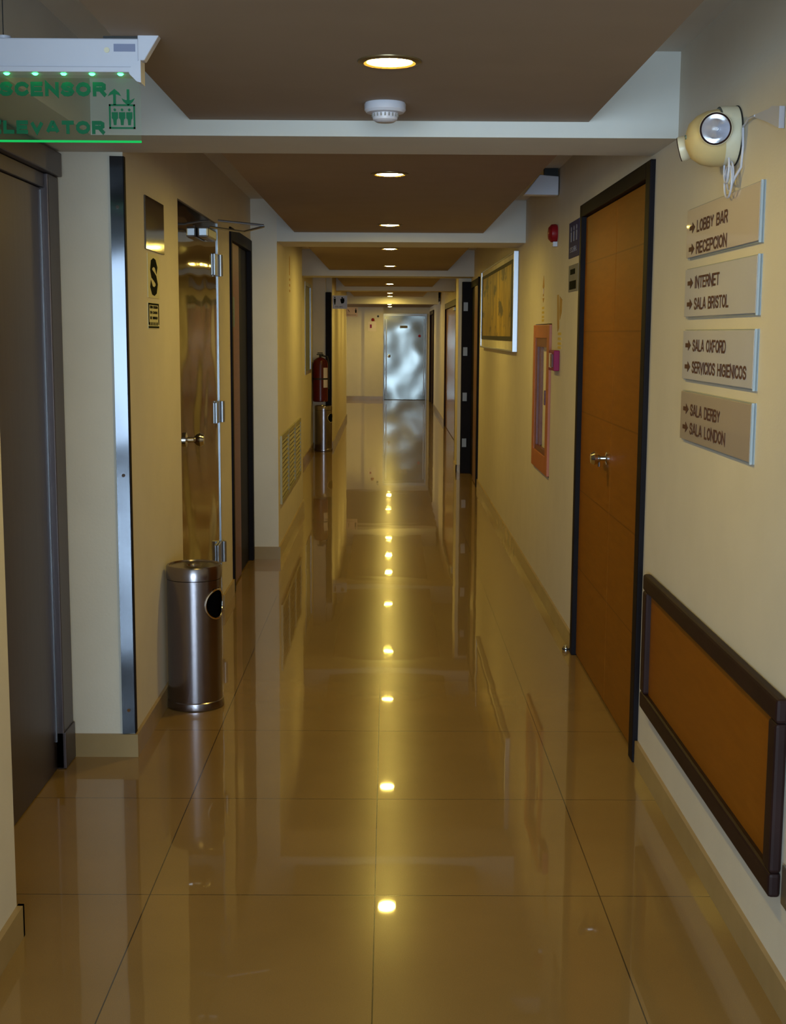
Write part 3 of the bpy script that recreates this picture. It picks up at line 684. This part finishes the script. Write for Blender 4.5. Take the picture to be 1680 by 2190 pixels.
# small vertical sticker past the column
t = thing('hanging_sticker', 'faint vertical ochre sticker high on the wall above the vents', 'sticker', (XL3, 9.65, 1.8))
bm = bmesh.new(); extr(bm, [(XL3, 9.62, 1.90), (XL3, 9.68, 1.90), (XL3, 9.68, 2.02), (XL3, 9.65, 2.04), (XL3, 9.62, 2.02)], (.0015, 0, 0)); link('arrow', bm, 'ochre', t)
bm = bmesh.new()
for z in (1.87, 1.83, 1.79): box(bm, XL3, XL3+.0015, 9.62, 9.70, z-.01, z+.008)
link('print', bm, 'ochre', t)

# ------------------------------------------------------------------ right wall: direction signs
R_, U_ = (0, -1, 0), (0, 0, 1)
signs = [(1.848, 1.704, (('LOBBY BAR', 1.782, .33), ('RECEPCION', 1.722, .33)), 'top acrylic direction sign reading LOBBY BAR and RECEPCION'),
         (1.678, 1.535, (('INTERNET', 1.626, .27), ('SALA BRISTOL', 1.566, .37)), 'second acrylic direction sign reading INTERNET and SALA BRISTOL'),
         (1.503, 1.356, (('SALA OXFORD', 1.449, .36), ('SERVICIOS HIGIENICOS', 1.388, .56)), 'third acrylic direction sign reading SALA OXFORD and SERVICIOS HIGIENICOS'),
         (1.327, 1.180, (('SALA DERBY', 1.266, .33), ('SALA LONDON', 1.213, .39)), 'lowest acrylic direction sign reading SALA DERBY and SALA LONDON')]
for k, (z1, z0, lines, lab) in enumerate(signs):
    t = thing('direction_sign', lab, 'sign', (XR, 3.5, z0), 'acrylic direction signs on the right wall')
    yf, yn = 3.885, 3.125
    link('plate', boxes((XR-.012, XR-.006, yn+.004, yf-.003, z0+.005, z1-.003)), ('acrwarm', 'acr', 'acr', 'acrdark')[k], t, bevel=.001)
    link('acrylic_back', boxes((XR-.006, XR, yn, yf, z0, z1)), 'acredge', t)
    link('bevel_edge', boxes((XR-.0115, XR-.002, yn, yn+.004, z0, z1)), 'acredge', t)
    for s, z, wd in lines:
        text('lettering', s, .034, (XR-.0122, 3.755, z-.008), R_, U_, 'ink', t, width=wd*1.02, bold=.17)
        bm = bmesh.new(); yy = 3.815; zz = z+.009
        extr(bm, [(XR-.0122, yy+a, zz+b) for a, b in ((-.036, 0), (-.004, .015), (-.004, .006), (.030, .006), (.030, -.006), (-.004, -.006), (-.004, -.015))], (-.001, 0, 0))
        link('arrow', bm, 'ink', t)

# framed wooden panel low on right wall
t = thing('wall_panel', 'low orange-wood panel in a dark brown frame on the right wall', 'panel', (XR, 3.4, .245))
ya, yb_ = 2.77, 4.285
link('panel_face', boxes((XR-.010, XR, ya+.06, yb_-.06, .30, .645)), 'woodpanel', t)
link('frame', boxes((XR-.028, XR, ya, yb_, .645, .70), (XR-.028, XR, ya, yb_, .245, .302), (XR-.028, XR, ya, ya+.06, .302, .645), (XR-.028, XR, yb_-.06, yb_, .302, .645)), 'framewood', t, bevel=.008)
# small metal trim next to it
t = thing('outlet_plate', 'thin pale metal wall plate just past the near corner of the wooden panel', 'plate', (XR, 2.68, .25))
link('plate', boxes((XR-.008, XR, 2.60, 2.745, .245, .335)), 'satin', t, bevel=.002)
link('socket', boxes((XR-.010, XR-.008, 2.64, 2.70, .265, .315)), 'plastic', t)

# door stop
t = thing('door_stop', 'tiny shiny floor door stop beside the far jamb of the wooden door', 'door stop', (.852, 6.06, 0))
bm = bmesh.new(); lathe(bm, (.850, 6.07, 0), (0, 0, 1), [(.016, 0), (.016, .012), (.012, .022), (.006, .027), (0, .028)], 24); link('dome', bm, 'chrome', t, smooth=True)
bm = bmesh.new(); lathe(bm, (.850, 6.07, 0), (0, 0, 1), [(.0165, .004), (.018, .006), (.018, .010), (.0165, .012)], 24); link('rubber_ring', bm, 'black', t, smooth=True)

# emergency light
t = thing('emergency_light', 'cream twin-head emergency light with chrome lamps above the direction signs', 'emergency light', (XR, 3.42, 1.98))
C0 = Vector((XR, 3.415, 1.988))
bm = bmesh.new(); lathe(bm, C0, (-1, 0, 0), [(0, 0), (.070, 0), (.073, .004), (.073, .040), (.071, .048)], 48); link('back_housing', bm, 'cream', t, smooth=True)
bm = bmesh.new(); lathe(bm, C0, (-1, 0, -.12), [(.071, .044), (.069, .07), (.060, .095), (.044, .115), (.02, .126), (0, .128)], 48); body = link('dome', bm, 'creamin', t, smooth=True)
bm = bmesh.new(); lathe(bm, C0, (-1, 0, 0), [(.0735, .001), (.0745, .002), (.0745, .004), (.0735, .005)], 48); link('gasket', bm, 'black', t, smooth=True)
def head(c, ax, r):
    h = bmesh.new(); lathe(h, c, ax, [(0, -.040), (.016, -.038), (r*.85, -.024), (r, -.004), (r, .008), (r*.93, .010), (r*.93, .004)], 40)
    hd = link('lamp_head', h, 'cream', t, smooth=True)
    h = bmesh.new(); lathe(h, c, ax, [(0, -.018), (r*.35, -.016), (r*.7, -.006), (r*.92, .006)], 40); link('reflector', h, 'chrome', hd, smooth=True)
    h = bmesh.new(); lathe(h, c, ax, [(r*.86, .008), (r*.96, .011), (r*.99, .006)], 40); link('lens_rim', h, 'framewood', hd, smooth=True)
    h = bmesh.new(); d_, u_, v_ = frame_of(ax); cc = Vector(c)
    cyl(h, cc-d_*.014, cc+d_*.002, .004, seg=10); link('bulb', h, 'plastic', hd)
head((.806, 3.325, 1.992), (-.42, -1, -.12), .040)
head((.765, 3.50, 1.968), (-1, .35, -.25), .032)
bm = bmesh.new(); cyl(bm, (.756, 3.415, 1.985), (.750, 3.415, 1.984), .006, seg=16); link('indicator_lens', bm, 'teal', t)
# cord
bm = bmesh.new()
def loop(yc, zc, ry, rz, x, ph=0):
    return [(x, yc+ry*math.cos(q+ph), zc+rz*math.sin(q+ph)) for q in [2*PI*k/36 for k in range(36)]]
tube(bm, loop(3.385, 1.885, .030, .036, .860), .0028, 8, True)
tube(bm, loop(3.383, 1.872, .036, .040, .855), .0028, 8, True)
tube(bm, loop(3.392, 1.905, .024, .036, .852), .0028, 8, True)
tube(bm, [(.872, 3.325, 1.995), (.872, 3.318, 1.95), (.871, 3.325, 1.90), (.862, 3.345, 1.878), (.858, 3.358, 1.862)], .0032, 8)
pc = link('power_cord', bm, 'plastic', t, smooth=True); pc['label'] = 'looped white power cord'
bm = bmesh.new(); tube(bm, loop(3.375, 1.886, .012, .020, .858), .004, 8, True); link('cable_tie', bm, 'cream', pc, smooth=True)
bm = bmesh.new(); extr(bm, [(.866, 3.205, 2.007), (.866, 3.09, 2.001), (.866, 3.06, 2.003), (.866, 3.00, 1.993), (.866, 3.00, 1.945), (.866, 3.06, 1.963), (.866, 3.09, 1.972), (.866, 3.205, 2.001)], (.012, 0, 0)); pg = link('power_plug', bm, 'plastic', t)
bm = bmesh.new(); tube(bm, [(.866, 3.20, 2.004), (.868, 3.26, 2.007), (.872, 3.30, 2.003), (.872, 3.325, 1.998)], .0025, 8); link('plug_lead', bm, 'plastic', pg, smooth=True)
t = thing('junction_box', 'white surface box at the right picture edge beside the plug', 'electrical box', (XR, 2.80, 1.92))
link('box_body', boxes((XR-.032, XR, 2.74, 2.87, 1.90, 2.03)), 'plastic', t, bevel=.006)
link('box_cover', boxes((XR-.036, XR-.032, 2.75, 2.86, 1.91, 2.02)), 'plastic', t, bevel=.004)

# signs beside wooden door
t = thing('blue_sign', 'small navy blue sign on the right wall beyond the wooden door', 'sign', (XR, 6.3, 1.85))
link('plate', boxes((XR-.005, XR, 6.13, 6.47, 1.850, 2.018)), 'navy', t)
for k in range(3):
    yy = 6.39-.09*k; bm = bmesh.new()
    cyl(bm, (XR-.0065, yy, 1.985), (XR-.005, yy, 1.985), .011, seg=14); box(bm, XR-.0065, XR-.005, yy-.014, yy+.014, 1.925, 1.97); link('figure', bm, 'paleblue', t)
text('lettering', 'SS.HH.', .025, (XR-.005, 6.42, 1.875), R_, U_, 'paleblue', t, width=.22)
t = thing('grey_notice', 'small grey notice directly below the navy sign', 'notice', (XR, 6.3, 1.69))
link('plate', boxes((XR-.004, XR, 6.14, 6.46, 1.690, 1.815)), 'greysign', t)
bm = bmesh.new(); box(bm, XR-.005, XR-.004, 6.20, 6.42, 1.70, 1.74); box(bm, XR-.005, XR-.004, 6.24, 6.40, 1.77, 1.795); link('print', bm, 'inkdark', t)
t = thing('fire_bell', 'small red alarm sounder high on the right wall', 'alarm', (XR, 6.98, 2.0))
bm = bmesh.new(); lathe(bm, (XR, 6.98, 2.01), (-1, 0, 0), [(0, 0), (.045, 0), (.048, .01), (.046, .03), (.03, .045), (0, .05)], 32); link('bell', bm, 'redbright', t, smooth=True)
bm = bmesh.new(); box(bm, XR-.022, XR, 6.955, 7.01, 1.942, 1.966); link('base', bm, 'plastic', t)
t = thing('hydrant_sign', 'faint vertical arrow print above the red hose cabinet', 'sign', (XR, 7.5, 1.58))
bm = bmesh.new(); f2 = lambda pts: extr(bm, [(XR, y, z) for y, z in pts], (-.0015, 0, 0))
f2([(7.52, 1.815), (7.48, 1.75), (7.50, 1.75), (7.50, 1.70), (7.54, 1.70), (7.54, 1.75), (7.56, 1.75)]); f2([(7.48, 1.69), (7.56, 1.69), (7.52, 1.665)])
link('arrow', bm, 'ochre', t)
bm = bmesh.new()
for z in (1.635, 1.61, 1.585, 1.565): box(bm, XR-.0015, XR, 7.47, 7.57, z-.007, z+.006)
link('print', bm, 'ochrelight', t)
bm = bmesh.new(); cyl(bm, (XR-.003, 7.52, 1.728), (XR, 7.52, 1.728), .016, seg=16); link('cap', bm, 'paper', t)
t = thing('hand_sign', 'faint hand and arrow print to the right of the hose cabinet', 'sign', (XR, 6.78, 1.42))
bm = bmesh.new(); f2([(6.90, 1.69), (6.84, 1.69), (6.82, 1.60), (6.80, 1.52), (6.86, 1.50), (6.88, 1.56)]); f2([(6.80, 1.68), (6.70, 1.66), (6.71, 1.60), (6.78, 1.56), (6.80, 1.60)]); link('hand', bm, 'ochre', t)
bm = bmesh.new()
for z in (1.49, 1.465, 1.44, 1.42): box(bm, XR-.0015, XR, 6.71, 6.84, z-.007, z+.006)
link('print', bm, 'ochrelight', t)
t = thing('call_point', 'magenta fire call point box on the wall right of the hose cabinet', 'call point', (XR, 6.87, 1.29))
link('housing', boxes((XR-.03, XR, 6.76, 6.98, 1.300, 1.405)), 'magenta', t, bevel=.004)
link('label_strip', boxes((XR-.032, XR-.03, 6.86, 6.95, 1.315, 1.39)), 'paper', t)
link('handle', boxes((XR-.038, XR-.03, 6.78, 6.84, 1.32, 1.385)), 'red', t)

# hose cabinet
t = thing('hose_cabinet', 'tall orange-red framed glass fire cabinet set in the right wall', 'cabinet', (XR, 7.49, .71))
ca, cb, c0, c1 = 7.11, 7.87, .715, 1.54
link('cabinet_frame', boxes((XR-.014, XR+.006, ca, ca+.10, c0, c1), (XR-.014, XR+.006, cb-.10, cb, c0, c1), (XR-.014, XR+.006, ca+.10, cb-.10, c1-.075, c1), (XR-.014, XR+.006, ca+.10, cb-.10, c0, c0+.10)), 'orange', t, bevel=.003)
ca2, cb2 = ca+.10, cb-.10
link('door_frame', boxes((XR-.008, XR+.010, ca2, ca2+.05, c0+.10, c1-.075), (XR-.008, XR+.010, cb2-.07, cb2, c0+.10, c1-.075), (XR-.008, XR+.010, ca2+.05, cb2-.07, c1-.125, c1-.075), (XR-.008, XR+.010, ca2+.05, cb2-.07, c0+.10, c0+.13)), 'maroon', t)
link('interior', boxes((XR+.022, XR+.03, ca+.02, cb-.02, c0+.02, c1-.02)), 'interior', t)
link('interior_side', boxes((XR+.005, XR+.022, cb2-.13, cb2-.07, c0+.13, c1-.125)), 'maroon', t)
link('glass', boxes((XR+.0, XR+.003, ca2+.05, cb2-.07, c0+.13, c1-.125)), 'glasspane', t)
link('latch', boxes((XR-.020, XR-.008, ca2+.005, ca2+.035, 1.10, 1.18)), 'red', t)

# painting
t = thing('framed_painting', 'large ochre abstract painting in a silver frame on the right wall', 'painting', (XR, 10.6, 1.37))
pa, pb, p0, p1 = 9.0, 12.15, 1.365, 2.045
link('frame', boxes((XR-.034, XR, pa, pa+.03, p0, p1), (XR-.034, XR, pb-.03, pb, p0, p1), (XR-.034, XR, pa+.03, pb-.03, p0, p0+.012), (XR-.034, XR, pa+.03, pb-.03, p1-.012, p1)), 'silverframe', t, bevel=.002)
link('mount_board', boxes((XR-.024, XR-.016, pa+.03, pb-.03, p0+.012, p1-.012)), 'mount', t)
link('inner_frame', boxes((XR-.030, XR-.024, pa+.10, pa+.18, p0+.075, p1-.05), (XR-.030, XR-.024, pb-.18, pb-.10, p0+.075, p1-.05), (XR-.030, XR-.024, pa+.18, pb-.18, p0+.075, p0+.105), (XR-.030, XR-.024, pa+.18, pb-.18, p1-.075, p1-.05)), 'black', t)
link('canvas', boxes((XR-.027, XR-.024, pa+.18, pb-.18, p0+.105, p1-.075)), 'painting', t)

# white exit box on right
t = thing('exit_box', 'white sign housing hanging under the ceiling gap above the wooden door', 'sign housing', (.79, 6.95, 2.2))
bm = bmesh.new(); extr(bm, [(.695, 6.90, 2.200), (.872, 6.90, 2.198), (.872, 6.90, 2.292), (.775, 6.90, 2.300)], (0, .08, 0)); link('housing', bm, 'plastic', t, bevel=.003)
link('mounting_bracket', boxes((.80, .872, 6.92, 6.96, 2.292, ZU)), 'black', t)

# flag signs on far left
t = thing('flag_sign', 'lilac restroom flag sign sticking out beside the dark door frame', 'sign', (-.64, 17.2, 1.8), 'flag signs on the far left wall')
link('plate', boxes((-.725, -.535, 17.19, 17.21, 1.798, 1.968)), 'lilac', t)
bm = bmesh.new(); fp = lambda pts: extr(bm, [(x, 17.19, z) for x, z in pts], (0, -.002, 0))
fp([(-.695+.009*math.cos(a), 1.944+.009*math.sin(a)) for a in [2*PI*k/12 for k in range(12)]]); fp([(-.708, 1.93), (-.682, 1.93), (-.684, 1.885), (-.690, 1.85), (-.700, 1.85), (-.706, 1.885)]); link('figure', bm, 'inkdark', t); bm = bmesh.new()
fp([(-.60+.010*math.cos(a), 1.940+.010*math.sin(a)) for a in [2*PI*k/12 for k in range(12)]]); fp([(-.625, 1.925), (-.575, 1.935), (-.57, 1.90), (-.58, 1.87), (-.61, 1.865), (-.62, 1.89)])
link('figure', bm, 'inkdark', t)
text('lettering', 'SS.HH.', .02, (-.69, 17.19, 1.815), (1, 0, 0), U_, 'navy', t, width=.10)
t = thing('flag_sign', 'smaller pinkish flag sign with a standing figure farther down the left wall', 'sign', (-.63, 22.8, 1.77), 'flag signs on the far left wall')
link('plate', boxes((-.725, -.530, 22.79, 22.81, 1.768, 1.925)), 'pink', t)
bm = bmesh.new(); fp = lambda pts: extr(bm, [(x, 22.79, z) for x, z in pts], (0, -.002, 0))
fp([(-.56+.010*math.cos(a), 1.895+.010*math.sin(a)) for a in [2*PI*k/12 for k in range(12)]]); fp([(-.575, 1.882), (-.545, 1.882), (-.550, 1.83), (-.570, 1.83)]); link('figure', bm, 'inkdark', t); bm = bmesh.new()
fp([(-.70, 1.89), (-.69, 1.89), (-.665, 1.845), (-.675, 1.845)])
link('arrow', bm, 'inkdark', t)
text('lettering', 'SERVICIOS', .014, (-.71, 22.79, 1.79), (1, 0, 0), U_, 'ink', t, width=.15)

# notices on end wall
t = thing('wall_notice', 'pink paper notice with a purple mark left of the steel end door', 'notice', (-.38, 29.5, 1.55))
link('sheet', boxes((-.45, -.27, 29.496, 29.5, 1.53, 1.74)), 'paper', t)
link('mark', boxes((-.41, -.37, 29.494, 29.496, 1.60, 1.68)), 'magenta', t)
t = thing('alarm_strobe', 'tiny red alarm above the pink notice by the end door', 'alarm', (-.34, 29.5, 1.77))
bm = bmesh.new(); lathe(bm, (-.345, 29.5, 1.785), (0, -1, 0), [(0, 0), (.035, 0), (.035, .02), (.02, .03), (0, .032)], 20); link('body', bm, 'redbright', t, smooth=True)
link('base', boxes((-.38, -.30, 29.49, 29.5, 1.755, 1.765)), 'redbright', t)
t = thing('camera_dome', 'tiny dark sensor at the top of the end wall beside the steel door', 'sensor', (-.23, 29.5, 1.86))
bm = bmesh.new(); lathe(bm, (-.23, 29.5, 1.86), (0, -1, 0), [(0, 0), (.035, 0), (.035, .02), (0, .02)], 20); link('base', bm, 'plastic', t, smooth=True)
bm = bmesh.new(); lathe(bm, (-.23, 29.48, 1.86), (0, -1, 0), [(.022, 0), (.018, .014), (0, .02)], 20); link('lens', bm, 'black', t, smooth=True)

# ------------------------------------------------------------------ light
def area(name, loc, rot, sx, sy, power, col):
    l = bpy.data.lights.new(name, 'AREA'); l.shape = 'RECTANGLE'; l.size = sx; l.size_y = sy; l.energy = power; l.color = col
    o = bpy.data.objects.new(name, l); COL.objects.link(o); o.location = loc; o.rotation_euler = rot
    return o
area('daylight_lobby_front', (-1.15, -5.7, 1.2), (PI/2, 0, 0), 5.9, 2.0, 850, (.60, .82, 1.0))
area('daylight_side_hall', (-3.6, 26.3, 1.5), (PI/2, 0, -PI/2), 4.4, 1.2, 22, (.80, .92, 1.0))  # added cool light for the end door's reflection

wd = bpy.data.worlds.new('world'); S.world = wd; wd.use_nodes = True
bg = wd.node_tree.nodes['Background']; bg.inputs[0].default_value = (.6, .75, .9, 1); bg.inputs[1].default_value = .3

# ------------------------------------------------------------------ camera
cam = bpy.data.cameras.new('camera'); co = bpy.data.objects.new('camera', cam); COL.objects.link(co)
cam.sensor_fit = 'VERTICAL'; cam.sensor_height = 36; cam.sensor_width = 36; cam.lens = 2800/2190*36
cam.clip_start = .05; cam.clip_end = 100
co.matrix_world = Matrix.Translation((0, 0, 1.488)) @ Matrix.Rotation(-.0043, 4, 'Z') @ Matrix.Rotation(PI/2-.1357, 4, 'X') @ Matrix.Rotation(.0055, 4, 'Z')
S.camera = co
S.view_settings.view_transform = 'Standard'; S.view_settings.look = 'None'; S.view_settings.gamma = 1; S.view_settings.use_curve_mapping = False
S.view_settings.exposure = .1
S.cycles.max_bounces = 10; S.cycles.diffuse_bounces = 6; S.cycles.glossy_bounces = 5
S.cycles.sample_clamp_indirect = 4
S.cycles.use_denoising = True
